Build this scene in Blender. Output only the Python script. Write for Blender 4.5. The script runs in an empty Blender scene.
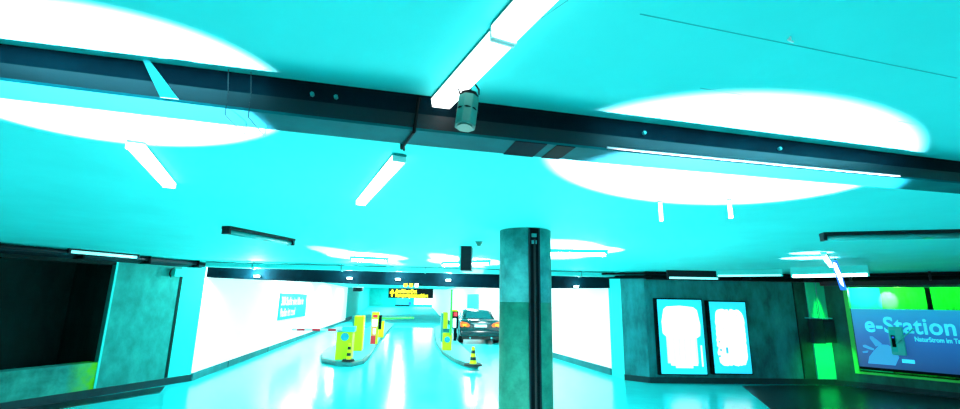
import bpy, bmesh, math, random
from mathutils import Vector, Matrix
random.seed(7)
C = bpy.context.scene.collection
SC = bpy.context.scene

# ------------------------------------------------------------------ camera
F_PX = 446.0
PITCH = math.atan(96 / F_PX); ROLL = math.atan(34 / 2073)
EYE = Vector((0, 0, 1.8)); CEIL = 2.55
fw = Vector((0, math.cos(PITCH), math.sin(PITCH)))
rt0 = Vector((1, 0, 0)); up0 = rt0.cross(fw)
rt = math.cos(ROLL) * rt0 + math.sin(ROLL) * up0
up = -math.sin(ROLL) * rt0 + math.cos(ROLL) * up0
cam_d = bpy.data.cameras.new('camera'); cam = bpy.data.objects.new('camera', cam_d); C.objects.link(cam)
cam_d.sensor_width = 36; cam_d.lens = 36 * F_PX / 960; cam_d.clip_start = .02; cam_d.clip_end = 300
m = Matrix((rt, up, -fw)).transposed().to_4x4(); m.translation = EYE
cam.matrix_world = m
SC.camera = cam

# ------------------------------------------------------------------ world, exposure, main lights
SC.view_settings.view_transform = 'Standard'; SC.view_settings.look = 'None'
SC.view_settings.exposure = 0.0; SC.view_settings.gamma = 1.0
SC.view_settings.use_curve_mapping = False
w = bpy.data.worlds.new('world'); SC.world = w; w.use_nodes = True
w.node_tree.nodes['Background'].inputs[0].default_value = (.75, 1, 1, 1)
w.node_tree.nodes['Background'].inputs[1].default_value = .45

def area(name, loc, target, sx, sy, watts, col=(1, 1, 1), spread=180):
    l = bpy.data.lights.new(name, 'AREA'); l.shape = 'RECTANGLE'; l.size = sx; l.size_y = sy
    l.energy = watts; l.color = col; l.spread = math.radians(spread)
    o = bpy.data.objects.new(name, l); C.objects.link(o); o.location = loc
    o.rotation_euler = (Vector(target) - Vector(loc)).to_track_quat('-Z', 'Y').to_euler(); return o
def point(name, loc, watts, col=(1, 1, 1), r=.1):
    l = bpy.data.lights.new(name, 'POINT'); l.energy = watts; l.color = col; l.shadow_soft_size = r
    o = bpy.data.objects.new(name, l); C.objects.link(o); o.location = loc; return o
def spot(name, loc, target, deg, watts, col=(1, 1, 1), blend=.1, r=.02, scale=(1, 1), rotz=0):
    l = bpy.data.lights.new(name, 'SPOT'); l.energy = watts; l.color = col; l.shadow_soft_size = r
    l.spot_size = math.radians(deg); l.spot_blend = blend
    o = bpy.data.objects.new(name, l); C.objects.link(o)
    q = (Vector(target) - Vector(loc)).to_track_quat('-Z', 'Y')
    o.matrix_world = Matrix.Translation(loc) @ q.to_matrix().to_4x4() @ Matrix.Rotation(rotz, 4, 'Z') @ Matrix.Diagonal((scale[0], scale[1], 1, 1))
    return o

# unseen spots added for the white ceiling pools, one each side of the beam crossing
PINK = (1, .46, .60)
def pool(cx, cy, a, b, deg, watts, h=1.5, col=PINK, blend=.15):
    """added up-facing spot with an elliptical beam: semi-axes a, b on the ceiling, long axis at deg"""
    o = spot('added_pool_spot', (cx, cy, CEIL - h), (cx, cy, CEIL), 2 * math.degrees(math.atan(a / h)), watts, col, blend)
    t = math.radians(deg); X = Vector((math.cos(t), math.sin(t), 0)); Z = Vector((0, 0, -1)); Y = Z.cross(X)
    m_ = Matrix((X, Y * (b / a), Z)).transposed().to_4x4(); m_.translation = (cx, cy, CEIL - h); o.matrix_world = m_
    return o
pool(-1.42, 1.60, .76, .56, -24, 4300, 1.7)
pool(1.37, 2.42, 1.20, .82, 36, 5200, 1.8)
# added point fills low in the hall, no fixtures, to lift the ceiling
point('hall_fill', (-.3, 3.2, .5), 112, (.8, 1, 1), .5)
point('hall_fill', (1.2, 6.6, .8), 105, (.8, 1, 1), .4)
point('hall_fill', (-2.0, 6.5, .7), 42, (.8, 1, 1), .4)
point('hall_fill', (-1.0, 10.2, 1.2), 90, (1, 1, 1), .4)
# tunnel lamps under the tunnel ceiling
# one row of strip lamps over each lane, running with the tunnel
for (x, y, e) in ((-2.7, 15.2, 220), (-3.2, 19, 230), (-4.0, 24, 230), (-5.2, 30.5, 230),
                  (-6.7, 17, 170), (-7.25, 20.5, 170), (-8.1, 26, 170), (-9.1, 32, 150),
                  (1.4, 14.5, 150), (.6, 18, 170), (-.3, 23, 200), (-1.9, 30, 220),
                  (-9.4, 43, 260), (-10.2, 49, 360), (-10.8, 55, 420)):
    o = area('tunnel_lamp', (x, y, 2.52 if y < 40 else 2.9), (x, y, 0), .35, 2.8, e * .62); o.rotation_euler = (0, 0, math.radians(11))
# green of the unseen spots added at the charging corner
GREEN = (.02, 1, .12)

# ------------------------------------------------------------------ pixel -> place
def ray(x, y): return fw * F_PX + rt * (x - 480) + up * (204.5 - y)
def on_z(x, y, z=0.0):
    d = ray(x, y); return EYE + d * ((z - EYE.z) / d.z)
def on_y(x, y, Y):
    d = ray(x, y); return EYE + d * (Y / d.y)

# ------------------------------------------------------------------ materials
def mat(name, col, rough=.6, metal=0, spec=.5, emit=None, strength=0, var=None, scale=4, bump=0, bscale=60, detail=4, stretch=(1, 1, 1), coat=0):
    mt = bpy.data.materials.new(name); mt.use_nodes = True
    nt = mt.node_tree; b = nt.nodes['Principled BSDF']
    b.inputs['Base Color'].default_value = (*col, 1); b.inputs['Roughness'].default_value = rough
    b.inputs['Metallic'].default_value = metal; b.inputs['Specular IOR Level'].default_value = spec
    b.inputs['Coat Weight'].default_value = coat
    if emit:
        b.inputs['Emission Color'].default_value = (*emit, 1); b.inputs['Emission Strength'].default_value = strength
    tc = nt.nodes.new('ShaderNodeTexCoord'); mp = nt.nodes.new('ShaderNodeMapping'); mp.inputs['Scale'].default_value = stretch
    nt.links.new(tc.outputs['Object'], mp.inputs[0])
    if var:
        n = nt.nodes.new('ShaderNodeTexNoise'); n.inputs['Scale'].default_value = scale; n.inputs['Detail'].default_value = detail
        n.inputs['Roughness'].default_value = .65
        r = nt.nodes.new('ShaderNodeValToRGB'); r.color_ramp.elements[0].position = .33; r.color_ramp.elements[1].position = .68
        r.color_ramp.elements[0].color = (*var, 1); r.color_ramp.elements[1].color = (*col, 1)
        nt.links.new(mp.outputs[0], n.inputs['Vector']); nt.links.new(n.outputs['Fac'], r.inputs[0]); nt.links.new(r.outputs[0], b.inputs['Base Color'])
    if bump:
        n2 = nt.nodes.new('ShaderNodeTexNoise'); n2.inputs['Scale'].default_value = bscale; n2.inputs['Detail'].default_value = 5
        bp = nt.nodes.new('ShaderNodeBump'); bp.inputs['Strength'].default_value = bump; bp.inputs['Distance'].default_value = .01
        nt.links.new(mp.outputs[0], n2.inputs['Vector']); nt.links.new(n2.outputs['Fac'], bp.inputs['Height']); nt.links.new(bp.outputs[0], b.inputs['Normal'])
    return mt
M = {}
M['ceiling'] = mat('cyan_ceiling_paint', (.075, .88, .86), .75, spec=.1, var=(.068, .82, .80), scale=1.2, bump=.1, bscale=30)
M['floor'] = mat('sealed_cyan_floor', (.028, .84, .86), .17, spec=.24, var=(.025, .66, .70), scale=.5, bump=.35, bscale=5)
M['ramp'] = mat('rough_ramp_floor', (.028, .84, .86), .7, spec=.08, var=(.025, .7, .74), scale=1)
M['kerb_floor'] = mat('island_paving', (.03, .60, .62), .45, var=(.025, .5, .5), scale=3)
M['kerb'] = mat('kerb_stone', (.02, .22, .22), .6, var=(.01, .12, .12), scale=6)
M['falloff_floor'] = mat('dark_falloff_floor', (.004, .035, .04), .28, spec=.45, var=(.002, .015, .02), scale=2, bump=.1, bscale=40)
M['concrete'] = mat('teal_concrete', (.02, .31, .32), .8, spec=.2, var=(.006, .10, .11), scale=2.6, bump=.4, bscale=40, stretch=(1, 1, .45))
M['panel_concrete'] = mat('pale_teal_concrete', (.025, .36, .315), .8, spec=.1, var=(.014, .20, .18), scale=4.5, bump=.5, bscale=40, stretch=(1, 1, .6), detail=9)
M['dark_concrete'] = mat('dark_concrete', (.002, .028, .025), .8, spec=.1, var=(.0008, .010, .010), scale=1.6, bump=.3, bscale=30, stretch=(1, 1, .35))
M['green_concrete'] = mat('green_grey_concrete', (.012, .15, .11), .8, spec=.2, var=(.004, .05, .045), scale=2.0, bump=.3, bscale=30, stretch=(1, 1, .5))
M['column'] = mat('column_concrete', (.06, .42, .40), .75, spec=.25, var=(.025, .20, .19), scale=5, bump=.5, bscale=50)
M['column_low'] = mat('column_green_paint', (.03, .27, .175), .7, spec=.3, var=(.012, .14, .09), scale=5, bump=.5, bscale=50)
M['parapet'] = mat('parapet_with_green_light', (.035, .42, .34), .85, spec=.15, var=(.012, .16, .14), scale=3, bump=.5, bscale=40)
def green_light_edge(mt, u_edge):     # yellow-green light painted into the colour near one end of the wall
    nt = mt.node_tree; b = nt.nodes['Principled BSDF']; src = b.inputs['Base Color'].links[0].from_socket
    tc = nt.nodes.new('ShaderNodeTexCoord'); sp = nt.nodes.new('ShaderNodeSeparateXYZ'); mr = nt.nodes.new('ShaderNodeMapRange')
    mr.inputs[1].default_value = u_edge - .45; mr.inputs[2].default_value = u_edge
    n = nt.nodes.new('ShaderNodeTexNoise'); n.inputs['Scale'].default_value = 7; mu = nt.nodes.new('ShaderNodeMath'); mu.operation = 'MULTIPLY'; mu.use_clamp = True
    ad = nt.nodes.new('ShaderNodeMath'); ad.operation = 'MULTIPLY'; ad.inputs[1].default_value = 2.1
    mx = nt.nodes.new('ShaderNodeMix'); mx.data_type = 'RGBA'; mx.inputs[7].default_value = (.12, .52, .012, 1)
    L_ = nt.links.new; L_(tc.outputs['Object'], sp.inputs[0]); L_(sp.outputs['X'], mr.inputs[0]); L_(tc.outputs['Object'], n.inputs['Vector']); L_(n.outputs['Fac'], ad.inputs[0])
    L_(mr.outputs[0], mu.inputs[0]); L_(ad.outputs[0], mu.inputs[1]); L_(mu.outputs[0], mx.inputs[0]); L_(src, mx.inputs[6]); L_(mx.outputs[2], b.inputs['Base Color'])
green_light_edge(M['parapet'], 1.22)
M['jamb'] = mat('pale_jamb_paint', (.035, .80, .74), .7, spec=.05, var=(.03, .7, .65), scale=3)
M['white'] = mat('white_panel', (.94, .97, .97), .5, spec=.3)
M['luminous'] = mat('self_lit_white_wall', (.94, .97, .97), .6, spec=.1, emit=(1, 1, 1), strength=.42)  # glow added to the plain wall to lift it to white
M['seam'] = mat('ceiling_seam_filler', (.02, .45, .45), .8)
M['ink_teal'] = mat('teal_sign_panel', (.02, .36, .46), .6, spec=.1)
M['white_ink'] = mat('white_lettering', (.95, .98, .98), .5)
M['black'] = mat('black_steel', (.001, .005, .006), .6, spec=.04)
M['navy'] = mat('dark_navy_steel', (.001, .008, .013), .4, spec=.25)
M['web'] = mat('black_beam_paint', (.0002, .013, .020), .7, spec=.03, var=(.0002, .005, .009), scale=2)
M['flange'] = mat('galvanised_flange', (.0015, .13, .145), .6, spec=.03, var=(.001, .08, .09), scale=3)
M['rubber'] = mat('dark_rubber', (.001, .006, .006), .7)
M['base_dark'] = mat('dark_plinth', (.004, .04, .045), .7, spec=.2, var=(.002, .025, .03), scale=4)
M['plinth'] = mat('teal_plinth', (.015, .22, .23), .7, spec=.2, var=(.008, .14, .15), scale=2)
M['tray'] = mat('pale_cable_tray', (.04, .75, .72), .5)
M['metal'] = mat('teal_grey_metal', (.02, .30, .29), .4, metal=.3)
M['camera_case'] = mat('pale_green_housing', (.02, .24, .20), .5, spec=.2, var=(.014, .17, .15), scale=6)
M['camera_case2'] = mat('darker_green_housing', (.012, .18, .13), .45, spec=.4)
M['yellow'] = mat('signal_yellow', (.72, .93, .0), .45, spec=.3)
M['amber'] = mat('bright_yellow', (.95, .85, .0), .5, spec=.3)
M['green'] = mat('bright_green', (.05, .9, .05), .5)
M['red'] = mat('signal_red', (.85, .01, .03), .5)
M['orange'] = mat('signal_orange', (.95, .28, .08), .5)
M['screen'] = mat('lit_screen', (.7, .9, .9), .3, emit=(.7, 1, 1), strength=.8)
M['car'] = mat('dark_teal_car_paint', (.001, .022, .028), .22, spec=.4, coat=.5)
M['glass_dark'] = mat('car_glass', (.006, .13, .15), .1, spec=.5)
M['tail'] = mat('tail_light', (.5, .05, 0), .3, emit=(1, .20, .01), strength=.9)
M['tail_y'] = mat('tail_light_yellow', (.5, .3, 0), .3, emit=(1, .6, .02), strength=1)
M['chrome'] = mat('chrome', (.6, .9, .9), .15, metal=1)
M['tube'] = mat('lit_tube', (1, 1, 1), .4, emit=(1, 1, 1), strength=4)
M['tube_splash'] = mat('bright_lit_tube', (1, 1, 1), .4, emit=(1, .75, .75), strength=55)
M['tube_soft'] = mat('soft_lit_tube', (1, 1, 1), .4, emit=(.18, 1, 1), strength=1.6)
M['tube_hall'] = mat('hall_lit_tube', (1, 1, 1), .4, emit=(.6, 1, 1), strength=7)
M['tube_off'] = mat('unlit_tube', (.03, .45, .44), .25)
M['poster_cyan'] = mat('backlit_cyan_border', (.03, .6, .8), .4, emit=(.015, .60, .75), strength=1.0)
M['poster_white'] = mat('backlit_white_print', (.9, .95, .95), .4, emit=(1, 1, 1), strength=1.35)
M['poster_pale'] = mat('backlit_pale_print', (.9, .95, .95), .4, emit=(.75, 1, 1), strength=1.1)
M['poster_blue'] = mat('backlit_blue_print', (.03, .6, .8), .4, emit=(.03, .45, .85), strength=.9)
M['letter_cyan'] = mat('cyan_lettering', (.03, .75, .85), .4, emit=(.04, .75, .95), strength=.75)
M['hand'] = mat('pale_blue_print', (.03, .4, .75), .4, emit=(.03, .30, .62), strength=.75)
M['yellow_ink'] = mat('lit_yellow_lettering', (1, .8, 0), .4, emit=(1, .78, 0), strength=1.3)
M['blue_sign'] = mat('lit_blue_sign', (.02, .1, .8), .4, emit=(.01, .14, .75), strength=1)
M['green_frame'] = mat('green_frame_paint', (.02, .75, .10), .5)
M['green_wall'] = mat('green_lit_plaster', (.02, .75, .06), .7, var=(.003, .10, .01), scale=5, stretch=(1, 1, .3))
M['mint_wall'] = mat('mint_light_streak', (.03, .8, .45), .7, spec=.1)
M['cyan_print'] = mat('cyan_print', (.03, .62, .70), .5)

def board_mat():   # the blue print on the charging billboard: a printed two-tone gradient with pale wisps
    mt = mat('blue_billboard_print', (.01, .06, .35), .3)
    nt = mt.node_tree; b = nt.nodes['Principled BSDF']
    tc = nt.nodes.new('ShaderNodeTexCoord'); sp = nt.nodes.new('ShaderNodeSeparateXYZ'); r = nt.nodes.new('ShaderNodeValToRGB')
    mr = nt.nodes.new('ShaderNodeMapRange'); mr.inputs[1].default_value = .45; mr.inputs[2].default_value = 1.8
    nt.links.new(tc.outputs['Object'], sp.inputs[0]); nt.links.new(sp.outputs['Z'], mr.inputs[0]); nt.links.new(mr.outputs[0], r.inputs[0])
    e = r.color_ramp.elements; e[0].color = (.006, .055, .20, 1); e[1].color = (.01, .34, .62, 1)
    x = e.new(.5); x.color = (.008, .13, .42, 1)
    nt.links.new(r.outputs[0], b.inputs['Base Color']); nt.links.new(r.outputs[0], b.inputs['Emission Color'])
    b.inputs['Emission Strength'].default_value = .75
    return mt
M['board'] = board_mat()

# ------------------------------------------------------------------ mesh helpers
def add_box(bm, lo, hi, mtx=None, taper=None):
    vs = []
    for z in (lo[2], hi[2]):
        for x, y in ((lo[0], lo[1]), (hi[0], lo[1]), (hi[0], hi[1]), (lo[0], hi[1])):
            v = Vector((x, y, z)); vs.append(bm.verts.new(mtx @ v if mtx else v))
    for f in ((3, 2, 1, 0), (4, 5, 6, 7), (0, 1, 5, 4), (1, 2, 6, 5), (2, 3, 7, 6), (3, 0, 4, 7)):
        bm.faces.new([vs[i] for i in f])
def add_prism(bm, pts, z0, z1):
    a = [bm.verts.new((p[0], p[1], z0)) for p in pts]; b = [bm.verts.new((p[0], p[1], z1)) for p in pts]
    n = len(pts); bm.faces.new(a[::-1]); bm.faces.new(b)
    for i in range(n): bm.faces.new((a[i], a[(i + 1) % n], b[(i + 1) % n], b[i]))
def add_tube(bm, p, q, r, n=12, r2=None, phase=0):
    p, q = Vector(p), Vector(q); d = (q - p).normalized()
    a = d.orthogonal().normalized() if abs(d.z) < .99 else Vector((1, 0, 0)); b = d.cross(a); r2 = r if r2 is None else r2
    A = []; B = []
    for i in range(n):
        t = 2 * math.pi * i / n + phase; o = a * math.cos(t) + b * math.sin(t)
        A.append(bm.verts.new(p + o * r)); B.append(bm.verts.new(q + o * r2))
    bm.faces.new(A[::-1]); bm.faces.new(B)
    for i in range(n): bm.faces.new((A[i], A[(i + 1) % n], B[(i + 1) % n], B[i]))
def add_path(bm, pts, r, n=8):
    for a, b in zip(pts, pts[1:]): add_tube(bm, a, b, r, n)
def loft(bm, rings, cap=True):
    R = [[bm.verts.new(p) for p in ring] for ring in rings]; n = len(R[0])
    for a, b in zip(R, R[1:]):
        for i in range(n): bm.faces.new((a[i], a[(i + 1) % n], b[(i + 1) % n], b[i]))
    if cap: bm.faces.new(R[0][::-1]); bm.faces.new(R[-1])
def obj(name, bm, m, parent=None, smooth=False, bevel=0, subsurf=0):
    bmesh.ops.recalc_face_normals(bm, faces=bm.faces)
    me = bpy.data.meshes.new(name); bm.to_mesh(me); bm.free()
    for x in (m if isinstance(m, (list, tuple)) else [m]): me.materials.append(M[x] if isinstance(x, str) else x)
    if smooth:
        for p in me.polygons: p.use_smooth = True
    o = bpy.data.objects.new(name, me); C.objects.link(o)
    if parent: o.parent = parent
    if bevel:
        b = o.modifiers.new('bevel', 'BEVEL'); b.width = bevel; b.segments = 2; b.limit_method = 'ANGLE'
    if subsurf:
        s = o.modifiers.new('sub', 'SUBSURF'); s.levels = subsurf; s.render_levels = subsurf
    return o
def B(): return bmesh.new()
def box(name, lo, hi, m, parent=None, bevel=0):
    b = B(); add_box(b, lo, hi); return obj(name, b, m, parent, bevel=bevel)
def tube(name, p, q, r, m, parent=None, n=12, r2=None, smooth=False):
    b = B(); add_tube(b, p, q, r, n, r2); return obj(name, b, m, parent, smooth)
def tag(o, label, cat, group=None):
    o['label'] = label; o['category'] = cat
    if group: o['group'] = group
    return o
def thing(name, label, cat, loc=(0, 0, 0), rz=0, group=None, mtx=None):
    o = bpy.data.objects.new(name, None); C.objects.link(o); o.empty_display_size = .1
    if mtx is not None: o.matrix_world = mtx
    else: o.location = loc; o.rotation_euler = (0, 0, rz)
    return tag(o, label, cat, group)
def struct(o): o['kind'] = 'structure'; return o
def text(name, s, size, m, parent, mtx, bold=0, sx=1.0, depth=.002, spacing=1.0, label=None):
    cu = bpy.data.curves.new(name, 'FONT'); cu.body = s; cu.size = size; cu.extrude = depth; cu.offset = bold; cu.space_character = spacing
    t = bpy.data.objects.new(name, cu); C.objects.link(t); bpy.context.view_layer.update()
    me = bpy.data.meshes.new_from_object(t.evaluated_get(bpy.context.evaluated_depsgraph_get()))
    bpy.data.objects.remove(t); bpy.data.curves.remove(cu)
    me.transform(mtx @ Matrix.Diagonal((sx, 1, 1, 1))); me.materials.clear(); me.materials.append(M[m])
    o = bpy.data.objects.new(name, me); C.objects.link(o); o.parent = parent
    if label: o['label'] = label
    return o
# text lies in local XY; this stands it up in the local XZ plane, reading from -Y
STAND = Matrix.Rotation(math.pi / 2, 4, 'X')
def face(x, y, z): return Matrix.Translation((x, y, z)) @ STAND

class Wall:
    """local frame of a wall: x along the wall, y into it (away from the viewer), z up"""
    def __init__(s, A, Bp):
        s.A = Vector((A[0], A[1], 0)); d = Vector((Bp[0], Bp[1], 0)) - s.A; s.L = d.length; d.normalize()
        n = Vector((-d.y, d.x, 0))
        s.m = Matrix(((d.x, n.x, 0, s.A.x), (d.y, n.y, 0, s.A.y), (0, 0, 1, 0), (0, 0, 0, 1)))
        s.n = n; s.d = d
    def uz(s, px, py):
        d = ray(px, py); t = s.n.dot(s.A - EYE) / s.n.dot(d); p = EYE + d * t
        return (p - s.A).dot(s.d), p.z
    def world(s, u, v, z): return s.m @ Vector((u, v, z))
    def at(s, u, v=0, z=0): return s.m @ Matrix.Translation((u, v, z))
    def slab(s, name, u0, u1, z0, z1, m, v0=0, v1=.25):
        b = B(); add_box(b, (u0, v0, z0), (u1, v1, z1)); o = obj(name, b, m); o.matrix_world = s.m; return struct(o)

def fluo(name, label, P, Q, drop=.03, r=.022, lit='tube', group=None, housing='metal', cat='lamp', w=.07):
    """ceiling luminaire between P and Q (points on the ceiling plane): housing, tube, two end caps"""
    P, Q = Vector(P), Vector(Q); d = Q - P; L = d.length
    t = thing(name, label, cat, P, math.atan2(d.y, d.x), group)
    b = B(); add_box(b, (0, -w / 2, -drop), (L, w / 2, 0)); obj('housing', b, housing, t, bevel=.004)
    if lit == 'tube':      # flat lit diffuser over the whole luminaire
        b = B(); loft(b, [[(x, -w * .5, -drop + .001), (x, -w * .42, -drop - .03), (x, w * .42, -drop - .03), (x, w * .5, -drop + .001)] for x in (.008, L - .008)]); obj('diffuser', b, lit, t)
        for x in (0, L - .008): box('end_cap', (x, -w * .5, -drop - .031), (x + .008, w * .5, -drop), 'white', t)
        return t
    tube('tube', (.03, 0, -drop - r * .9), (L - .03, 0, -drop - r * .9), r, lit, t, 12, smooth=True)
    for x in (0, L - .03): box('end_cap', (x, -w * .42, -drop - r * 1.9), (x + .03, w * .42, -drop), housing, t)
    return t

# ------------------------------------------------------------------ floor and ceiling
b = B()
ys = [-3, 0, 5, 10, 20, 30, 38, 44, 50, 60, 62]
def rise(y): return max(0, y - 38) * .042
for y0, y1 in zip(ys, ys[1:]):
    vs = [b.verts.new(v) for v in ((-16, y0, rise(y0)), (14, y0, rise(y0)), (14, y1, rise(y1)), (-16, y1, rise(y1)))]
    b.faces.new(vs).material_index = 1 if y0 >= 30 else 0
struct(obj('floor', b, ['floor', 'ramp']))
b = B(); add_box(b, (-11, -3, CEIL), (13, 13.2, CEIL + .3)); struct(obj('ceiling', b, 'ceiling'))
# tunnel ceiling, slightly higher, follows the ramp
b = B()
loft(b, [[(-17, y, z), (8, y, z), (8, y, z + .3), (-17, y, z + .3)] for y, z in ((13.2, CEIL + .05), (38, CEIL + .1), (62, 3.6))])
struct(obj('ceiling', b, 'ceiling'))

# darker floor slabs left and right, light falloff put into their colour
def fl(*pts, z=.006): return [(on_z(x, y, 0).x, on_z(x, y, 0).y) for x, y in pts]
b = B(); add_prism(b, fl((742, 386), (800, 385.5), (838, 385.5), (962, 399)) + [(11, 6), (5.0, 6.2), (4.9, 7.6)], .0, .006); struct(obj('floor', b, 'falloff_floor'))
b = B(); add_prism(b, fl((0, 412), (97, 397), (165, 386.5), (160, 393), (60, 409)) + [(-5.8, 6.4), (-8, 6.4)], .0, .006); struct(obj('floor', b, 'falloff_floor'))

# ------------------------------------------------------------------ left hall wall with dark opening
WL = Wall(on_z(0, 412), on_z(190, 381))
WL.slab('wall_left', -3, 1.22, .0, .59, 'parapet', 0, .3)
WL.slab('wall_left', 1.22, 2.5, 0, CEIL, 'panel_concrete', 0, .12)
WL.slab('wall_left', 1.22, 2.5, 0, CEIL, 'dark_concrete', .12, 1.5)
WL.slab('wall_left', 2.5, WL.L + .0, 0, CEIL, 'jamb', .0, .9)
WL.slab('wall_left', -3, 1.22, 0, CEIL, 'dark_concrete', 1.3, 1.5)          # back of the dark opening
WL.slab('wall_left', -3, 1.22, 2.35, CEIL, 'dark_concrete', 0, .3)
WL.slab('trim_1', 1.215, 1.25, .14, CEIL, 'jamb', -.012, .005)
WL.slab('trim_2', 2.47, 2.53, .14, 2.3, 'dark_concrete', -.012, .02)
WL.slab('baseboard_left', -3, WL.L, 0, .135, 'base_dark', -.03, 0)
# ------------------------------------------------------------------ tunnel side walls
WT = Wall(on_z(190, 381), on_z(345, 322))
WT.slab('wall_tunnel_left', 0.0, 26, .0, 2.7, 'luminous', 0, .3)
WT.slab('wall_tunnel_left', 26, 34, 0, 2.95, 'jamb', -.0, .3)
WT.slab('wall_tunnel_left', 34, 52, 0, 3.9, 'jamb', -.0, .3)
WT.slab('baseboard_left', 0.0, 26, 0, .155, 'plinth', -.04, 0)
WT.slab('baseboard_left', 26, 30, 0, .3, 'plinth', -.05, 0)
for u in (2.0, 5.5): WT.slab('trim_3', u, u + .03, 0, .155, 'black', -.045, -.04)
WR = Wall(on_z(555, 358), on_z(612, 375))     # right tunnel wall, seen past the column
WR.slab('wall_tunnel_right', -15.5, WR.L + .02, 0, 3.2, 'luminous', 0, .3)
WR.slab('baseboard_right', -15.5, WR.L, 0, .16, 'plinth', -.04, 0)
q0 = WR.world(-15.45, 0, 0); WR2 = Wall((-6.1, 60), (q0.x, q0.y))
WR2.slab('wall_tunnel_right', 0, WR2.L, 0, 3.9, 'luminous', 0, .3)
WR2.slab('baseboard_right', 4, WR2.L, 0, .3, 'plinth', -.04, 0)
struct(box('wall_tunnel_end', (-15, 59.6, .6), (-2, 59.9, 4), 'jamb'))

# lintel across the tunnel mouth
WX = Wall((-6.27, 10.3), (4.02, 12.0))
b = B(); loft(b, [[(u, 0, z), (u, .5, z), (u, .5, CEIL), (u, 0, CEIL)] for u, z in ((0, 2.225), (3.4, 2.15), (7, 2.12), (WX.L + .25, 2.19))])
o = obj('trim_4', b, 'web'); o.matrix_world = WX.m; struct(o)

# right hall walls
p1, p2, p3, p4, p5, p6 = (on_z(*p) for p in ((612, 375), (625, 380), (650, 383), (800, 385), (835, 385), (960, 399)))
W1 = Wall(p1, p2); W1.slab('wall_right', 0, W1.L, 0, CEIL, 'jamb', 0, .3)
W2 = Wall(p2, p3); W2.slab('wall_right', 0, W2.L, 0, CEIL, 'concrete', 0, .3)
W3 = Wall(p3, p5); W3.slab('wall_right', 0, 3.66, 0, CEIL, 'concrete', 0, .3)
W3.slab('wall_right', 3.70, W3.L + .1, 0, CEIL, 'green_concrete', 0, .3)
W3.slab('trim_5', 3.66, 3.70, 0, CEIL, 'black', .03, .3)
for W in (W2, W3): W.slab('baseboard_right', 0, W.L, 0, .13, 'base_dark', -.03, 0)
W4 = Wall(p5, p6)
u0 = .44; oz0, oz1 = .36, 2.24
W4.slab('wall_right', 0, u0, 0, CEIL, 'green_concrete', 0, .3)
W4.slab('wall_right', u0, 4.5, 0, oz0, 'green_concrete', 0, .3)
W4.slab('wall_right', u0, 4.5, oz1, CEIL, 'green_concrete', 0, .3)
W4.slab('baseboard_right', 0, 4.5, 0, .12, 'base_dark', -.03, 0)
# green window bay: frame, sill, back wall
W4.slab('window_1', u0 - .03, u0 + .05, oz0, oz1, 'green_frame', -.03, .3)
W4.slab('trim_6', u0 - .03, 4.5, oz0 - .05, oz0, 'green_frame', -.04, .3)
W4.slab('wall_bay', u0 - .3, 1.02, 0, CEIL, 'mint_wall', .9, 1.1)
W4.slab('wall_bay', 1.02, 4.5, 0, CEIL, 'green_wall', .9, 1.1)
W4.slab('wall_bay', u0 - .3, u0 - .2, 0, CEIL, 'mint_wall', .3, .9)
for k, (u, uw) in enumerate(((1.80, .09), (2.40, .09))):
    W4.slab('trim_7', u, u + uw, oz0, oz1 + .2, 'black', .55, .65)
for k, (a, c, e) in enumerate(((.7, (.2, 1, .7), 55), (1.35, (.12, 1, .06), 75), (2.2, (.02, 1, .05), 60), (3.1, (.02, 1, .05), 50))):
    point('bay_lamp', W4.world(a, .55, 2.15), e * .5, c, .05)
spot('bay_lamp', W4.world(1.15, .5, 2.3), W4.world(1.15, .9, 2.0), 40, 120, (1, 1, 1), .5)

# ------------------------------------------------------------------ ceiling beam crossing the picture
d = Vector((4.01, .98, 0)).normalized(); ang = math.atan2(d.y, d.x)
bm_t = thing('ceiling_beam', 'black steel beam with a paler underside crossing the whole ceiling', 'beam', (-.19, 1.56, CEIL), ang)
prof = ((-3.6, .085), (-1.6, .108), (-.7, .128), (0, .136), (.9, .136), (1.9, .128), (2.9, .115), (5.5, .10))   # u, depth of the web
def beam_strip(name, y0, y1, top, bot, m_, parent):
    b = B(); loft(b, [[(u, y0, -top(h)), (u, y1, -top(h)), (u, y1, -bot(h)), (u, y0, -bot(h))] for u, h in prof]); return obj(name, b, m_, parent)
web = beam_strip('web', 0, .13, lambda h: 0, lambda h: h, 'web', bm_t)
beam_strip('web_rib', -.008, 0, lambda h: h * .58, lambda h: h, 'navy', web)
beam_strip('flange', -.010, .150, lambda h: h, lambda h: h + .010, 'flange', bm_t)['label'] = 'pale galvanised underside'
box('joint_plate', (.33, -.012, -.149), (.46, .152, -.1455), 'web', bm_t)
box('joint_plate', (.50, -.012, -.149), (.58, .152, -.1455), 'black', bm_t)
b = B(); loft(b, [[(u, -.016, -h + .004), (u, -.010, -h + .004), (u, -.010, -h - .002), (u, -.016, -h - .002)] for u, h in ((.72, .136), (.9, .136), (1.9, .128), (2.3, .1235))])
obj('edge_strip', b, 'white', bm_t)['label'] = 'thin white strip along the lower edge'
for x in (-.42, -.34, .9, 1.6): tube('bolt', (x, -.012, -.05), (x, 0, -.05), .008, 'metal', bm_t, 6)
# slanting strap over the beam, left
def beam_pt(u, v, z): return (-.19 + d.x * u - d.y * v, 1.56 + d.y * u + d.x * v, CEIL + z)
b = B(); loft(b, [[beam_pt(u - w_, -.016, z), beam_pt(u + w_, -.016, z), beam_pt(u + w_, -.011, z), beam_pt(u - w_, -.011, z)] for u, w_, z in ((-.935, .010, -.002), (-.85, .026, -.125))])
tag(obj('strap', b, 'tray'), 'pale flat strap slanting over the face of the dark beam, left', 'strap')
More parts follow.
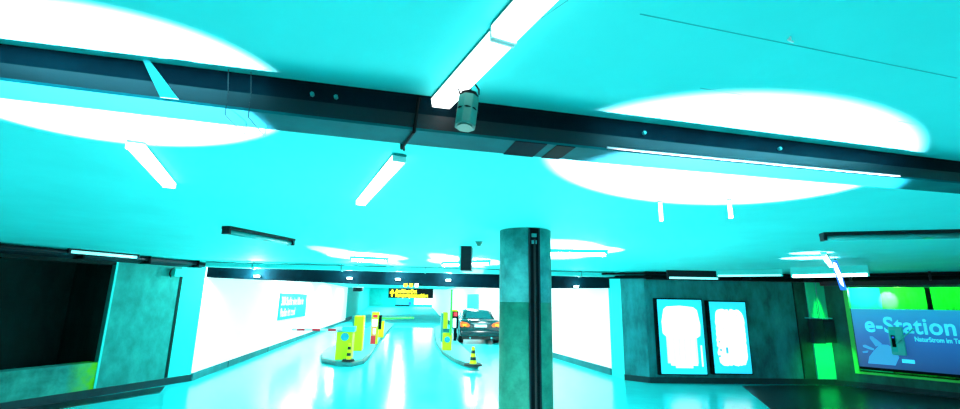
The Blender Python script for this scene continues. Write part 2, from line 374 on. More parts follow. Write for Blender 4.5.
# loose cables hanging round the beam
for k, (u, lab) in enumerate(((-.69, 'thin black cable over the beam, left one of two'), (-.62, 'thin black cable over the beam, right one of two'))):
    b = B(); add_path(b, [beam_pt(u, -.02, -.002), beam_pt(u + .01, -.025, -.08), beam_pt(u + .01, -.02, -.165), beam_pt(u + .03, .1, -.175), beam_pt(u + .02, .18, -.16), beam_pt(u + .02, .2, 0)], .0015, 6)
    tag(obj('cable', b, 'navy'), lab, 'cable', 'cables round the beam')
# conduit joining the two lit tubes
P, Q = on_z(418, 128, CEIL - .17), on_z(402, 149, CEIL - .012)
b = B(); add_path(b, [on_z(426, 110, CEIL - .012), beam_pt(-.05, -.02, -.02), beam_pt(-.06, -.02, -.155), beam_pt(-.09, .18, -.155), beam_pt(-.1, .2, -.012), on_z(404, 150, CEIL - .012)], .006, 8)
tag(obj('conduit', b, 'black'), 'black conduit passing under the beam between the two lit tubes', 'conduit')

# ------------------------------------------------------------------ lit tubes near the camera
a0, a1 = on_z(430, 110, CEIL), on_z(503, 30, CEIL)
fluo('fluorescent_lamp', 'lit white tube lamp ending at the beam beside the security camera', a0, a1, .012, .03, 'tube', 'lit tubes in the middle of the ceiling', w=.075)
dA = (a1 - a0).normalized()
fluo('fluorescent_lamp', 'lit white tube lamp running out of the top edge of the picture', a1 + dA * .012 + Vector((-.006, 0, 0)), a1 + dA * .75, .012, .03, 'tube', 'lit tubes in the middle of the ceiling', w=.08)
fluo('fluorescent_lamp', 'short lit white tube lamp just behind the beam, centre', on_z(361, 200, CEIL), on_z(400, 154, CEIL), .012, .03, 'tube', 'lit tubes in the middle of the ceiling', w=.075)
fluo('fluorescent_lamp', 'short lit white tube lamp behind the beam, left', on_z(136, 141, CEIL), on_z(170, 182, CEIL), .012, .03, 'tube', w=.075)
fluo('fluorescent_lamp', 'small unlit tube lamp on the ceiling above the white tunnel wall', on_z(226, 226, CEIL), on_z(292, 239, CEIL), .03, .03, 'tube_off', housing='navy', w=.12)
fluo('fluorescent_lamp', 'long unlit tube lamp on the ceiling near the right edge', on_z(821, 233, CEIL), on_z(975, 229.5, CEIL), .03, .028, 'tube_off', housing='navy', w=.12)
# two tiny vertical lit tubes hanging right of the column
for x, y0, y1, lab in ((660, 201, 221, 'small lit white tube hanging from the ceiling, left of the pair'), (729, 199, 218, 'small lit white tube hanging from the ceiling, right of the pair')):
    p = on_z(x, y0, CEIL); q = on_y(x, y1, p.y)
    t = thing('hanging_tube', lab, 'lamp', (p.x, p.y, CEIL), 0, 'two small hanging tubes')
    tube('cap', (0, 0, -.012), (0, 0, 0), .014, 'metal', t)
    tube('tube', (0, 0, q.z - CEIL), (0, 0, -.012), .0125, 'tube', t, smooth=True)

# ceiling seams and a small hook
for n_, (a_, c_) in enumerate((((640, 14), (957, 78)), ((700, 88), (915, 124)), ((568, 0), (506, 42)))):
    p, q = on_z(*a_, CEIL), on_z(*c_, CEIL); dd = (q - p).normalized(); nn = Vector((-dd.y, dd.x, 0)) * .0016
    b = B(); loft(b, [[p - nn, p + nn, p + nn + Vector((0, 0, -.001)), p - nn + Vector((0, 0, -.001))], [q - nn, q + nn, q + nn + Vector((0, 0, -.001)), q - nn + Vector((0, 0, -.001))]])
    struct(obj('trim_12', b, 'seam'))
p = on_z(790, 37, CEIL); t = thing('ceiling_hook', 'tiny white hook on the bare ceiling, upper right', 'hook', p, .5)
tube('stem', (0, 0, -.012), (0, 0, 0), .003, 'white', t, 8); tube('hook', (-.012, 0, -.012), (.012, 0, -.012), .003, 'white', t, 8)

# ------------------------------------------------------------------ security camera housing (octagonal) beside the tube
t0 = on_y(469, 96, 1.42); b0 = on_y(465, 127, 1.40)
ct = thing('security_camera', 'octagonal pale green camera housing hanging in front of the beam', 'camera', (t0.x, t0.y, CEIL))
def L(p): return Vector(p) - Vector((t0.x, t0.y, CEIL))
T0, B0 = L(t0), L(b0); ax = (B0 - T0).normalized()
hb = B(); add_tube(hb, T0 + ax * .01, B0, .037, 8, phase=.3)
hs = obj('housing', hb, 'camera_case', ct, bevel=.003)
tube('band', T0 + ax * .062, T0 + ax * .066, .0385, 'black', ct, 8)
tube('cap', T0 - ax * .004, T0 + ax * .012, .033, 'black', ct, 8)
tube('lens', B0, B0 + ax * .004, .026, 'camera_case2', ct, 16)
b = B(); add_path(b, [T0 + Vector((-.03, -.012, .0)), T0 + Vector((-.036, -.01, .02)), T0 + Vector((-.01, 0, .045)), T0 + Vector((.02, 0, .045)), T0 + Vector((.034, -.008, .02)), T0 + Vector((.034, -.012, .0))], .003, 6)
obj('bracket', b, 'black', ct)
tube('stem', (T0.x, T0.y, 0), T0, .008, 'black', ct)

# ------------------------------------------------------------------ bright splash tubes further back
def splash(label, xa, ya, xb, yb, n=1):
    return fluo('fluorescent_lamp', label, on_z(xa, ya, CEIL), on_z(xb, yb, CEIL), .05, .022, 'tube_splash', 'glaring tubes before the tunnel', housing='tray', w=.05)
splash('glaring tube lamp left of the hanging box, before the tunnel', 350, 256, 388, 258)
splash('glaring tube lamp behind the hanging box, before the tunnel', 442, 262, 490, 260)
splash('glaring tube lamp right of the column, before the tunnel', 536, 249, 607, 250)
def pool_px(x0, x1, y0, y1, e, k=1.0):  # unseen spots added to throw the splashes round the tubes
    ym = (y0 + y1) / 2; a_, c_ = on_z(x0, ym, CEIL), on_z(x1, ym, CEIL)
    n_, f_ = on_z((x0 + x1) / 2, y0, CEIL), on_z((x0 + x1) / 2, y1, CEIL)
    A_ = (c_ - a_).length / 2; B_ = abs(f_.y - n_.y) / 2; c = (n_ + f_) / 2
    pool(c.x, c.y, A_, B_, math.degrees(math.atan2(c_.y - a_.y, c_.x - a_.x)), e, 1.1)
pool_px(330, 406, 252, 261, 1500); pool_px(344, 388, 246, 266, 1500)
pool_px(427, 505, 257, 266, 1600); pool_px(442, 480, 253, 270, 1600)
pool_px(505, 608, 239, 260, 2200); pool_px(540, 625, 246, 254, 1600)
pool_px(790, 832, 251, 255, 700); pool_px(780, 838, 256, 260, 800)

# hanging box sign seen end on, and smoke detector
hx = on_z(466, 246, CEIL)
hb_t = thing('hanging_box', 'narrow dark box hanging from the ceiling left of the column', 'box', (hx.x, hx.y, CEIL), -.05)
box('body', (-.07, 0, -.34), (.08, .3, 0), 'navy', hb_t, bevel=.005)
box('side_panel', (-.095, .0, -.345), (-.07, .3, 0), 'tray', hb_t)['label'] = 'pale side panel'
hx = on_z(479, 241.5, CEIL)
sd = thing('smoke_detector', 'small round detector on the ceiling right of the hanging box', 'detector', (hx.x, hx.y, CEIL))
tube('base', (0, 0, -.012), (0, 0, 0), .055, 'metal', sd, 20, smooth=False)
tube('dome', (0, 0, -.06), (0, 0, -.012), .02, 'camera_case2', sd, 20, .045)

# ------------------------------------------------------------------ cable trays and pipes
# pale tray just before the lintel
WXn = Wall((-6.2, 9.75), (4.25, 11.3))
t = thing('cable_tray', 'long pale cable tray hanging in front of the dark lintel', 'cable tray', mtx=WXn.m)
box('channel', (.25, 0, 2.425), (10.2, .16, 2.52), 'tray', t)
box('lid', (.25, -.01, 2.52), (10.2, .17, 2.534), 'base_dark', t)
for u in (1.2, 3.1, 5.0, 6.9, 8.8): box('hanger', (u, -.015, 2.40), (u + .02, .18, CEIL), 'metal', t)
# dark pipes on the left, and a tube whose highlight is added as glow
t = thing('pipe_bundle', 'black pipes along the ceiling over the dark opening, left wall', 'pipes', mtx=WL.m)
for v, z, r in ((-.12, 2.47, .05), (-.26, 2.49, .04), (-.03, 2.44, .035)): tube('pipe', (-3, v, z), (2.9, v, z), r, 'navy', t, 16, smooth=True)
for u in (-.6, .5, 1.6, 2.6): box('clamp', (u, -.32, 2.40), (u + .03, 0, CEIL), 'black', t)
p, q = WL.world(.25, -.38, CEIL), WL.world(1.35, -.38, CEIL)
fluo('fluorescent_lamp', 'tube with an added soft glow among the black pipes over the dark opening', p, q, .03, .025, 'tube_soft', housing='navy', w=.08)  # not a lit lamp, the glow stands in for a highlight
# emergency lamp box on the left concrete panel
t = thing('wall_box', 'small pale junction box with curved black cable, high on the left concrete', 'box', mtx=WL.at(2.28, -.02, 2.2))
box('case', (-.02, -.12, 0), (.17, 0, .15), 'jamb', t, bevel=.01)
b = B(); add_path(b, [(-.04, -.1, .17), (-.10, -.1, .12), (-.12, -.1, .04), (-.08, -.1, -.03)], .014, 8); obj('cable', b, 'black', t)
# pipes along the right wall
t = thing('pipe_bundle', 'black pipes under the ceiling along the right walls', 'pipes')
for v, z, r in ((-.18, 2.42, .04), (-.42, 2.49, .025)):
    b = B(); add_path(b, [W2.world(-.3, v, z), W3.world(0.1, v, z), W3.world(W3.L - .25, v, z), W4.world(4.5, v, z)], r, 12); obj('pipe', b, 'black', t)
for u in (.7, 2.3, 3.8): box('clamp', (0, 0, 0), (.04, .55, .18), 'navy', t).matrix_world = W3.at(u, -.5, 2.37)
for u in (.6, 1.9): box('clamp', (0, 0, 0), (.04, .55, .18), 'navy', t).matrix_world = W4.at(u, -.5, 2.37)
W3.slab('trim_8', 0, W3.L, 2.36, CEIL, 'navy', -.12, 0)
W4.slab('trim_9', 0, 4.5, 2.28, CEIL, 'navy', -.12, 0)
WX2 = Wall(W1.A.xy, on_z(650, 383).xy)
# lamps at the right wall
fluo('fluorescent_lamp', 'dim tube lamp above the two posters', W3.world(.3, -.62, CEIL), W3.world(1.5, -.62, CEIL), .15, .022, 'tube_soft', housing='navy', w=.08)
fluo('fluorescent_lamp', 'bright tube lamp under the ceiling left of the green bay', on_z(790, 268, CEIL), on_z(868, 265.5, CEIL), .14, .03, 'tube_hall', housing='tray', w=.05)
fluo('fluorescent_lamp', 'short bright tube lamp pointing at the viewer above the small blue sign', on_z(823, 252, CEIL), on_z(831, 264, CEIL), .03, .03, 'tube', housing='tray', w=.06)
fluo('fluorescent_lamp', 'pale tube lamp before the poster wall, left of the bright ones', on_z(716, 270, CEIL), on_z(782, 269, CEIL), .11, .02, 'tube_soft', housing='tray', w=.05)
# blue hanging sign, nearly edge on
p = on_z(835, 258, CEIL)
t = thing('hanging_sign', 'narrow blue and white lit sign hanging before the green bay', 'sign', (p.x, p.y, CEIL), math.radians(-38))
sp_ = B(); loft(sp_, [[(-.06, y, -.04), (.02, y, -.04), (.09, y, -.50), (.01, y, -.50)] for y in (0, .04)]); sp_ = obj('sign_panel', sp_, 'blue_sign', t, bevel=.008)
b = B(); loft(b, [[(-.035, y, -.08), (.0, y, -.08), (.045, y, -.27), (.055, y, -.45), (.02, y, -.40), (-.02, y, -.2)] for y in (-.006, 0)]); obj('sign_face', b, 'tube', sp_)
tube('rod', (0, 0, -.03), (0, 0, 0), .01, 'black', t)

# ------------------------------------------------------------------ round column
cc = (.50, 4.86); R = .278
col = thing('column', 'round teal concrete column with a black channel down its front', 'column', (cc[0], cc[1], 0))
zsplit = on_y(510, 302, 4.65).z
def ring_col(z0, z1, m, name, lab):
    b = B(); add_tube(b, (0, 0, z0), (0, 0, z1), R, 48); o = obj(name, b, m, col, True)
    for p in o.data.polygons: p.use_smooth = len(p.vertices) == 4
    o['label'] = lab; return o
ring_col(0, zsplit, 'column_low', 'lower_shaft', 'greener lower half of the shaft')
ring_col(zsplit, CEIL, 'column', 'upper_shaft', 'grey teal upper half of the shaft')
a = math.atan2(-cc[1], -cc[0]) + math.radians(19)
ca = Matrix.Rotation(a + math.pi / 2, 4, 'Z')
o = box('channel', (-.052, -R - .015, 0), (.052, -R + .03, CEIL - .005), 'black', col); o.matrix_local = ca
for s in (-1, 1):
    o = box('channel_lip', (s * .052 - .006, -R - .024, 0), (s * .052 + .006, -R + .03, CEIL - .005), 'navy', col); o.matrix_local = ca
o = tube('channel_cable', (.0, -R - .022, 0), (.0, -R - .022, CEIL - .12), .012, 'rubber', col, 8); o.matrix_local = ca
for z in (CEIL - .10, CEIL - .17, .75):
    o = box('clip', (-.03, -R - .03, z), (.02, -R - .015, z + .035), 'metal', col); o.matrix_local = ca

# ------------------------------------------------------------------ posters on the right wall
def poster(label, u0, u1, z0, z1, kind):
    t = thing('poster_light_box', label, 'poster', group='two poster boxes', mtx=W3.at(u0, 0, z0))
    W_, H = u1 - u0, z1 - z0
    box('case', (-.06, -.10, -.03), (W_ + .03, 0, H + .03), 'black', t, bevel=.008)
    box('glass_panel', (0, -.112, 0), (W_, -.10, H), 'poster_cyan', t)
    if kind == 0:
        b = B()
        pts = []
        for x, z in ((.13, .93), (.2, .97), (.5, .985), (.8, .965), (.88, .92), (.93, .7), (.91, .55), (.80, .50), (.81, .12), (.22, .12), (.2, .5), (.08, .58), (.07, .75)): pts.append((x * W_, z * H * .93))
        vs = [b.verts.new((x, -.113, z)) for x, z in pts]; f = b.faces.new(vs)
        r = bmesh.ops.extrude_face_region(b, geom=[f]); bmesh.ops.translate(b, vec=(0, -.003, 0), verts=[v for v in r['geom'] if isinstance(v, bmesh.types.BMVert)])
        obj('print', b, 'poster_white', t)
        b = B()
        for i, x in enumerate((.15, .27, .39, .51, .63, .75)): add_box(b, (x * W_, -.117, .14 * H), ((x + .075) * W_, -.1165, .5 * H))
        obj('pale_print', b, 'poster_pale', t)
        b = B()
        add_box(b, (.90 * W_, -.114, .1 * H), (.93 * W_, -.113, .38 * H)); add_box(b, (.32 * W_, -.114, .08 * H), (.70 * W_, -.113, .105 * H))
        obj('small_print', b, 'poster_white', t)
        b = B()
        for x0, x1, z in ((.42, .60, .79), (.35, .62, .74), (.40, .66, .69), (.48, .52, .82)): add_box(b, (x0 * W_, -.118, z * H), (x1 * W_, -.1165, z * H + .012))
        obj('sketch_lines', b, 'poster_pale', t)
    else:
        random.seed(11); pts = []
        N = 64
        for i in range(N):
            a_ = 2 * math.pi * i / N; c_, s_ = math.cos(a_), math.sin(a_)
            k = (abs(c_) ** 6 + abs(s_) ** 6) ** (-1 / 6); j = 1 - abs(random.gauss(0, .035))
            pts.append((W_ * (.52 + .41 * c_ * k * j), H * (.50 + .40 * s_ * k * j)))
        b = B(); vs = [b.verts.new((x, -.113, z)) for x, z in pts]; f = b.faces.new(vs)
        r = bmesh.ops.extrude_face_region(b, geom=[f]); bmesh.ops.translate(b, vec=(0, -.003, 0), verts=[v for v in r['geom'] if isinstance(v, bmesh.types.BMVert)])
        pr = obj('print', b, 'poster_white', t)
        for x, z, a_, c_ in ((.34, .27, .07, .09), (.18, .30, .05, .04), (.16, .42, .04, .03), (.70, .80, .05, .012), (.30, .60, .03, .03), (.72, .35, .02, .02), (.13, .22, .06, .03), (.45, .15, .04, .01)):
            box('print_mark', (x * W_, -.118, z * H), ((x + a_) * W_, -.1165, (z + c_) * H), 'poster_blue', pr)
poster('backlit poster box with a rounded white shape on cyan, left of the pair', .245, 1.31, .22, 1.895, 0)
poster('backlit poster box with a ragged white print on blue, right of the pair', 1.50, 2.37, .245, 1.86, 1)

# electric box; pale strip and unseen green spots added for the green light streak
streak_strip = W3.slab('added_streak_strip', 3.98, 4.42, .13, 2.36, 'mint_wall', -.04, 0)
t = thing('electric_box', 'dark double electric box on the wall left of the green bay', 'box', mtx=W3.at(3.9, -.04, .94))
box('case', (0, -.14, 0), (.27, 0, .56), 'base_dark', t, bevel=.01)
box('case', (.30, -.12, .02), (.56, 0, .54), 'base_dark', t, bevel=.01)
box('shelf', (-.06, -.15, .57), (.5, 0, .59), 'tray', t)
tube('conduit', (.28, -.05, .58), (.28, -.05, 1.42), .014, 'metal', t)
spot('added_green_spot', W3.world(4.2, -.32, 2.3), W3.world(4.2, -.03, 1.0), 60, 110, GREEN, 1, .03, (.42, 1))
spot('added_green_spot', W3.world(4.22, -.9, .9), W3.world(4.22, -.03, .45), 95, 70, GREEN, 1, .03)

# ------------------------------------------------------------------ charging billboard
t = thing('billboard', 'blue e-Station advertising board with plug hand in the green bay', 'billboard', mtx=W4.at(0, 0, 0))
bx0, bz0, bz1 = .50, .47, 1.76
pn = box('panel', (bx0, .02, bz0), (3.3, .07, bz1), 'board', t)
box('frame', (bx0 - .04, .015, bz0 - .06), (bx0, .08, bz1), 'black', t)
box('frame', (bx0 - .04, .015, bz0 - .06), (3.3, .08, bz0), 'black', t)
text('headline', 'e-Station', .48, 'letter_cyan', pn, face(.70, .018, 1.25), .009, .80, .003, 1.05)
text('subline', 'NaturStrom im Tank', .135, 'letter_cyan', pn, face(1.50, .018, 1.09), .004, .68, .002)
# plug-shaped hand print
b = B()
def poly(b, pts, y=.014):
    vs = [b.verts.new((x, .0195, z)) for x, z in pts]; f = b.faces.new(vs)
    r = bmesh.ops.extrude_face_region(b, geom=[f]); bmesh.ops.translate(b, vec=(0, y - .0195, 0), verts=[v for v in r['geom'] if isinstance(v, bmesh.types.BMVert)])
poly(b, [(.66, .55), (.70, .70), (.80, .84), (.92, .98), (1.05, .98), (1.18, .88), (1.2, .72), (1.12, .55)])
poly(b, [(.72, .86), (.62, .90), (.615, .94), (.66, .955), (.80, .88), (.80, .84)])
poly(b, [(.84, .93), (.76, 1.10), (.765, 1.15), (.81, 1.145), (.95, 1.0), (.93, .96)])
poly(b, [(.68, .78), (.60, .77), (.59, .80), (.70, .83)])
obj('hand_print', b, 'hand', pn)
# wallbox charger standing proud of the board
t = thing('charging_station', 'pale wall charger with black socket mounted on the blue board', 'charger', mtx=W4.at(1.10, -.13, .78))
bd = box('body', (.0, 0, 0), (.24, .145, .60), 'tray', t, bevel=.02)
box('front_plate', (.015, -.008, .07), (.11, 0, .53), 'jamb', t)
box('socket', (.03, -.02, .17), (.095, -.008, .42), 'black', t)
box('indicator', (.045, -.024, .36), (.08, -.02, .39), 'blue_sign', t)
b = B(); add_path(b, [(.10, -.02, .25), (.2, -.06, .36), (.32, -.07, .48), (.42, .0, .58)], .014, 8); obj('cable', b, 'tray', t)
tag(box('label_plate', (0, 0, 0), (.2, .01, .075), 'letter_cyan'), 'small pale label plate below the wall charger', 'label').matrix_world = W4.at(1.24, .008, .62)

# ------------------------------------------------------------------ teal notice on the white tunnel wall
t = thing('wall_sign', 'teal two-line notice on the white tunnel wall', 'sign', mtx=WT.at(6.39, 0, .98))
box('sign_panel', (0, -.05, 0), (4.48, 0, .97), 'ink_teal', t)
text('lettering', '300 Sucht eine Idee in', .44, 'white_ink', t, face(.15, -.052, .53), .004, .92, .004)
text('lettering', 'Radio ist cool', .44, 'white_ink', t, face(.15, -.052, .12), .004, .92, .004)

# teal notice on the far right tunnel wall
tag(box('poster', (0, -.03, 0), (2.6, 0, 1.15), 'cyan_print'), 'plain teal poster on the white wall behind the car', 'poster').matrix_world = WR.at(-12.2, 0, 1.0)

# ------------------------------------------------------------------ traffic islands
def island(name, label, pts):
    t = thing(name, label, 'traffic island', (pts[0][0], pts[0][1], 0))
    q = [(x - pts[0][0], y - pts[0][1]) for x, y in pts]; cx = sum(p[0] for p in q) / len(q); cy = sum(p[1] for p in q) / len(q)
    b = B(); add_prism(b, q, 0, .11); obj('kerb', b, 'kerb', t, bevel=.03)
    q2 = [(cx + (x - cx) * .93, cy + (y - cy) * .975) for x, y in q]
    b = B(); add_prism(b, q2, .11, .125); obj('paving', b, 'kerb_floor', t)
    return t
island('traffic_island', 'raised island under the left row of yellow machines', fl((322, 363), (335, 366), (352, 367), (364, 364), (370, 358), (380, 342), (388, 332), (394, 325), (378, 323), (352, 338), (330, 350), (320, 358)))
island('traffic_island', 'raised island under the yellow barrier, left of the car', fl((434, 335), (436, 345), (443, 355), (455, 363), (468, 368), (478, 369), (479, 366), (471, 357), (460, 346), (453, 337), (447, 329), (438, 327), (434, 329)))

# ------------------------------------------------------------------ machines on the islands
ZI = .125
def gp(x, y): return on_z(x, y, ZI)
def size_at(p, dx=None): return (p - EYE).dot(fw) / F_PX     # metres per pixel there
LANE = math.radians(9)
def striped(bmats, t, z0, z1, n, w0, w1, names):
    for i in range(n):
        a_, c_ = z0 + (z1 - z0) * i / n, z0 + (z1 - z0) * (i + 1) / n
        ra = w0 + (w1 - w0) * i / n; rc = w0 + (w1 - w0) * (i + 1) / n
        o = tube(names[i % 2], (0, 0, a_), (0, 0, c_), ra, bmats[i % 2], t, 16, rc)
# low barrier cabinet with red-white arm
p = gp(342, 360); s = size_at(p)
t = thing('barrier_gate', 'low yellow barrier cabinet with red and white arm, left island', 'barrier', p, LANE)
cb = box('cabinet', (-.20, 0, 0), (.24, .5, 27 * s), 'yellow', t, bevel=.015)
tube('emblem', (.03, -.012, .62), (.03, 0, .62), .11, 'ink_teal', cb, 24)
box('hood', (-.06, -.02, 27 * s + .01), (.28, .45, 27 * s + .14), 'tray', t, bevel=.01)
box('hood_base', (-.2, 0, 27 * s), (.28, .5, 27 * s + .012), 'metal', t)
arm = tube('arm', (-.06, .2, 27 * s + .04), (-1.45, .2, 27 * s + .05), .03, 'white', t, 12)
for x in (-.25, -.68, -1.1): tube('arm_stripe', (x, .2, 27 * s + .041), (x - .22, .2, 27 * s + .043), .036, 'red', arm, 12)['label'] = 'red stripe'
# tall yellow cabinet
p = gp(356.5, 351); s = size_at(p)
t = thing('machine_cabinet', 'tall plain yellow cabinet behind the low barrier cabinet', 'cabinet', p, LANE)
box('cabinet', (-4.2 * s, 0, 0), (5 * s, .55, 34 * s), 'yellow', t, bevel=.015)
box('side_panel', (-6.0 * s, .02, .12), (-4.2 * s, .5, 33.5 * s), 'metal', t)
# ticket machine red and yellow
p = gp(373.5, 344); s = size_at(p)
t = thing('ticket_machine', 'yellow and red ticket machine with a white screen, left island', 'ticket machine', p, LANE)
box('body', (-3.4 * s, 0, 0), (3.6 * s, .4, 31 * s), 'yellow', t, bevel=.01)
box('lower_panel', (-3.2 * s, -.02, .0), (1.8 * s, 0, 8 * s), 'red', t)
mp_ = box('middle_panel', (-2.8 * s, -.02, 8 * s), (2.2 * s, 0, 16.5 * s), 'orange', t)
box('label_panel', (-1.2 * s, -.026, 9.5 * s), (1.2 * s, -.02, 15 * s), 'white', mp_)
box('screen', (-2.6 * s, -.03, 17 * s), (2.6 * s, 0, 24 * s), 'screen', t)
box('lamp', (-2.2 * s, -.02, 25.5 * s), (2.4 * s, 0, 28.5 * s), 'red', t)
box('card_reader', (3.6 * s, -.03, 14 * s), (6.4 * s, .3, 28 * s), 'black', t, bevel=.01)
# second barrier with green arm
p = gp(380.5, 337.5); s = size_at(p)
t = thing('barrier_gate', 'small yellow barrier cabinet with a long green arm behind ticket machine', 'barrier', p, LANE)
box('cabinet', (-2.5 * s, 0, 0), (2.7 * s, .5, 16 * s), 'yellow', t, bevel=.012)
box('hood', (-2.5 * s, 0, 16 * s), (2.7 * s, .5, 17.5 * s), 'metal', t)
tube('arm', (0, .2, 18.3 * s), (32 * s, .2, 19.2 * s), .035, 'green', t, 10)
# bollards
def bollard(label, x, y, hpx, base, group):
    p = gp(x, y); s = size_at(p)
    t = thing('bollard', label, 'bollard', p, 0, group)
    tube('base', (0, 0, 0), (0, 0, .05), base, 'rubber', t, 24, base * .9)
    names = ('yellow_band', 'black_band'); z1 = hpx * s
    striped(('amber', 'rubber'), t, .05, z1, 5, base * .38, .035, names)
    return t
bollard('black and yellow striped bollard in front of the low yellow cabinet', 348.3, 361, 17, .17, 'striped bollards')
bollard('black and yellow striped cone on black foot, right island tip', 473, 365.5, 18, .25, 'striped bollards')
# right island barrier
p = gp(447, 350.5); s = size_at(p)
t = thing('barrier_gate', 'yellow barrier cabinet with its arm raised upright, right island', 'barrier', p, LANE)
cb = box('cabinet', (-4.4 * s, 0, 0), (4.6 * s, .5, 17 * s), 'yellow', t, bevel=.015)
tube('emblem', (.0, -.012, 10.5 * s), (.0, 0, 10.5 * s), .10, 'ink_teal', cb, 24)
box('head', (-4.3 * s, .1, 17 * s), (.2 * s, .5, 37 * s), 'yellow', t, bevel=.012)
box('hood', (-4.4 * s, 0.03, 17 * s), (4.6 * s, .09, 21 * s), 'plinth', t)
box('side_panel', (-6.4 * s, .12, 8 * s), (-4.5 * s, .5, 36 * s), 'metal', t)
tube('arm', (3.0 * s, -.03, 15 * s), (3.0 * s, -.03, 60 * s), .035, 'green', t, 10)
p = gp(455, 341); s = size_at(p)
t = thing('ticket_machine', 'slim black ticket reader with red lamp beside the raised barrier', 'ticket machine', p, LANE)
box('stand', (-1.2 * s, .1, 0), (1.6 * s, .25, 12 * s), 'black', t)
box('body', (-3.0 * s, 0, 12 * s), (3.0 * s, .3, 29 * s), 'black', t, bevel=.01)
box('screen', (-2.6 * s, -.02, 13 * s), (.6 * s, 0, 22 * s), 'screen', t)
box('lamp', (-2.0 * s, -.02, 24 * s), (1.6 * s, 0, 28 * s), 'red', t)
box('top', (-3.0 * s, -.02, 29 * s), (2.0 * s, .3, 30.5 * s), 'yellow', t)

# ------------------------------------------------------------------ overhead direction sign
p0, p1s = on_y(388.5, 292.9, 15.6), on_y(433, 294, 15.6)
t = thing('overhead_sign', 'black overhead sign with yellow arrow and lettering over the lane', 'sign', (p0.x, p0.y, p0.z), math.atan2(p1s.y - p0.y, p1s.x - p0.x))
Ws = (p1s - p0).length; s = Ws / 44.5; Hs = 9.5 * s
rollz = Matrix.Rotation(-.018, 4, 'Y')
box('sign_panel', (0, 0, -Hs / 2), (Ws, .12, Hs / 2), 'black', t)
b = B()
vs = [(1.2, -.3), (3.6, 3.6), (6.0, -.3), (4.3, -.3), (4.3, -3.4), (2.9, -3.4), (2.9, -.3)]
f = b.faces.new([b.verts.new((x * s, -.004, z * s)) for x, z in vs]); r = bmesh.ops.extrude_face_region(b, geom=[f]); bmesh.ops.translate(b, vec=(0, -.01, 0), verts=[v for v in r['geom'] if isinstance(v, bmesh.types.BMVert)])
obj('arrow', b, 'yellow_ink', t)
text('lettering', 'Ausfahrt Ost', 5.0 * s, 'yellow_ink', t, face(7.0 * s, -.006, .3 * s), .006, .80, .004)
text('lettering', 'Kurzparkplatzausfahrt', 4.8 * s, 'yellow_ink', t, face(7.0 * s, -.006, -3.7 * s), .005, .76, .004)
for x in (.25, .75): tube('hanger', (Ws * x, .06, Hs / 2), (Ws * x, .06, CEIL + .055 - p0.z), .012, 'metal', t, 8)
# small lit warning lamps on the lintel above the sign
for x, m_, lab in ((405.5, 'yellow_ink', 'small yellow lamp under the lintel above the overhead sign, left one'), (411, 'yellow_ink', 'small yellow lamp under the lintel above the overhead sign, middle one'), (416.5, 'tube', 'small white lamp under the lintel above the overhead sign')):
    u, z = WX.uz(x, 285.5); tt = thing('signal_lamp', lab, 'lamp', group='lamps over the sign', mtx=WX.at(u, -.09, z))
    box('case', (-.045, 0, -.045), (.045, .09, .05), 'navy', tt)
    box('lens', (-.04, -.012, -.04), (.04, 0, .045), m_, tt)
# lintel lamps: glowing patches
for x, y, e in ((258, 270, 9), (350, 272, 5), (398, 273, 6), (448, 274, 6), (575, 281, 2)):
    u, z = WX.uz(x, y + 6)
    tt = thing('bracket_lamp', {258: 'small wall lamp on the lintel over the white tunnel wall', 350: 'small wall lamp on the lintel above the low barrier', 398: 'small wall lamp on the lintel left of the overhead sign', 448: 'small wall lamp on the lintel above the raised barrier', 575: 'small wall lamp on the lintel right of the column'}[x], 'lamp', group='lamps along the lintel', mtx=WX.at(u, 0, max(z, 2.20)))
    box('bracket', (-.02, -.06, -.01), (.02, 0, .02), 'metal', tt)
    tube('bulb', (-.06, -.08, -.01), (.06, -.08, -.01), .022, 'tube', tt, 12, smooth=True)
    point('bracket_lamp_light', WX.world(u, -.22, max(z, 2.2) + .02), e * (20 if x == 258 else 9), (.5, 1, 1), .04)

# ------------------------------------------------------------------ tunnel fittings
t = thing('security_camera', 'small dark camera on the tunnel ceiling above the tall yellow cabinet', 'camera', on_y(358, 289.5, 17))
box('body', (-.17, -.1, -.07), (.17, .12, .07), 'navy', t, bevel=.02); box('lid', (-.18, -.12, .07), (.18, .14, .09), 'white', t)
tube('stem', (0, 0, .09), (0, 0, CEIL + .04 - on_y(358, 289.5, 17).z), .015, 'metal', t, 8)
# three small plates in a column on the far left wall
for y, lab in ((301, 'top'), (305.5, 'middle'), (310, 'bottom')):
    u, z = WT.uz(371, y); tag(box('wall_plate', (0, 0, 0), (1.3, .08, .24), 'black'), 'small dark plate on the far tunnel wall, %s of three' % lab, 'plate', 'dark plates on the far tunnel wall').matrix_world = WT.at(u, -.08, z)
# far end doors and opening
def far(name, label, cat, x0, x1, y0, y1, m, Y=59.5):
    a_, c_ = on_y(x0, y1, Y), on_y(x1, y0, Y)
    o = box(name, (a_.x, Y, a_.z), (c_.x, Y + .08, c_.z), m); return tag(o, label, cat)
o = far('door_1', '', '', 396, 409, 297, 305, 'cyan_print'); del o['label']; del o['category']; struct(o)
o = far('trim_11', '', '', 395, 409, 305, 306.6, 'base_dark'); del o['label']; del o['category']; struct(o)
o = far('window_2', '', '', 414, 439, 295, 304.5, 'poster_white', 59.4); del o['label']; del o['category']; struct(o)
area('daylight_opening', on_y(427, 300, 58.8), (-5, 30, 0), 3.0, 1.4, 120)
far('round_sign', 'tiny blue sign far down the tunnel beside the bright opening', 'sign', 408.5, 411, 302, 304.5, 'blue_sign', 59.52)

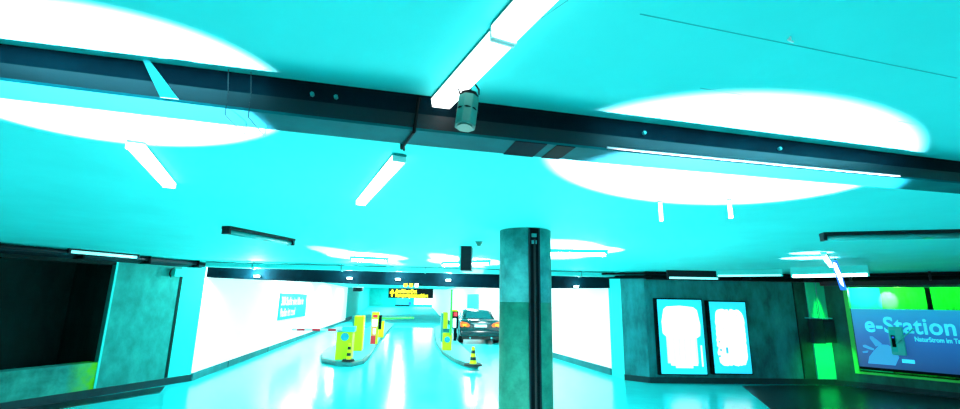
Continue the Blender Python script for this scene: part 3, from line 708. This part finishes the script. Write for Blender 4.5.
# ------------------------------------------------------------------ car seen from behind
pc = on_z(480.5, 344.5, 0)
car = thing('car', 'dark saloon car with lit tail lights driving away right of the island', 'car', pc, math.radians(7))
def rring(y, w, z0, z1, r=.12, n=4):
    pts = []
    r = min(r, (z1 - z0) / 2.01)
    for cx, cz, a0_ in ((w - r, z0 + r, -90), (w - r, z1 - r, 0), (-w + r, z1 - r, 90), (-w + r, z0 + r, 180)):
        for i in range(n + 1):
            a_ = math.radians(a0_ + 90 * i / n); pts.append((cx + r * math.cos(a_), y, cz + r * math.sin(a_)))
    return pts
b = B(); loft(b, [rring(*q) for q in ((0, .70, .42, .86, .12), (.06, .82, .30, .95, .16), (.3, .87, .26, 1.0, .16), (1.0, .89, .25, .98, .16), (2.4, .89, .25, .95, .16), (3.2, .88, .25, .92, .16), (4.1, .84, .27, .82, .18), (4.45, .68, .36, .66, .12))])
obj('body', b, 'car', car, True)
b = B(); loft(b, [rring(.72, .72, .93, .99, .03), rring(1.05, .68, .94, 1.20, .10), rring(1.35, .62, .94, 1.36, .14), rring(1.9, .62, .94, 1.42, .14), rring(2.6, .62, .94, 1.38, .14), rring(3.3, .70, .92, .98, .03)])
obj('roof', b, 'car', car, True)
b = B(); loft(b, [[(-.58, .775, 1.02), (.58, .775, 1.02), (.50, 1.27, 1.325), (-.50, 1.27, 1.325)], [(-.58, .755, 1.035), (.58, .755, 1.035), (.50, 1.25, 1.34), (-.50, 1.25, 1.34)]])
obj('rear_window', b, 'glass_dark', car)
for sx in (-1, 1):
    b = B(); loft(b, [[(sx * .70, 1.0, 1.0), (sx * .72, 2.9, .99), (sx * .60, 2.45, 1.33), (sx * .60, 1.45, 1.34)], [(sx * .73, 1.0, 1.0), (sx * .75, 2.9, .99), (sx * .63, 2.45, 1.33), (sx * .63, 1.45, 1.34)]])
    obj('side_window', b, 'glass_dark', car)
    b = B(); loft(b, [[(sx * .84, y + .04, .70), (sx * .50, y, .70), (sx * .46, y, .78), (sx * .56, y, .87), (sx * .80, y + .02, .92), (sx * .86, y + .06, .86)] for y in (-.02, .14)]); obj('tail_light', b, 'tail', car, bevel=.02)
    b = B(); add_box(b, (sx * .62, -.028, .74), (sx * .76, .0, .82)); obj('tail_light', b, 'tail_y', car, bevel=.01)['label'] = 'yellow lamp inside the tail light'
    b = B(); add_box(b, (sx * .88, 2.75, .92), (sx * 1.03, 2.87, 1.05)); obj('mirror', b, 'car', car, bevel=.03)
    for y in (.85, 3.5):
        wz = thing('wheel', '', '', (sx * .78, y, .31)); del wz['label']; del wz['category']; wz.parent = car
        tube('tyre', (-.11, 0, 0), (.11, 0, 0), .31, 'rubber', wz, 28); tube('rim', (-.115, 0, 0), (.115, 0, 0), .19, 'chrome', wz, 20)
box('bumper', (-.84, -.06, .32), (.84, .12, .56), 'car', car, bevel=.06)
box('bumper_base', (-.78, -.03, .20), (.78, .12, .33), 'rubber', car, bevel=.02)
box('license_plate', (-.26, -.01, .70), (.26, .02, .80), 'white', car)
box('trim_strip', (-.40, -.012, .84), (.40, .02, .865), 'chrome', car)
for x in (-.45, .45): tube('exhaust', (x, -.08, .27), (x, .1, .27), .035, 'chrome', car, 12)
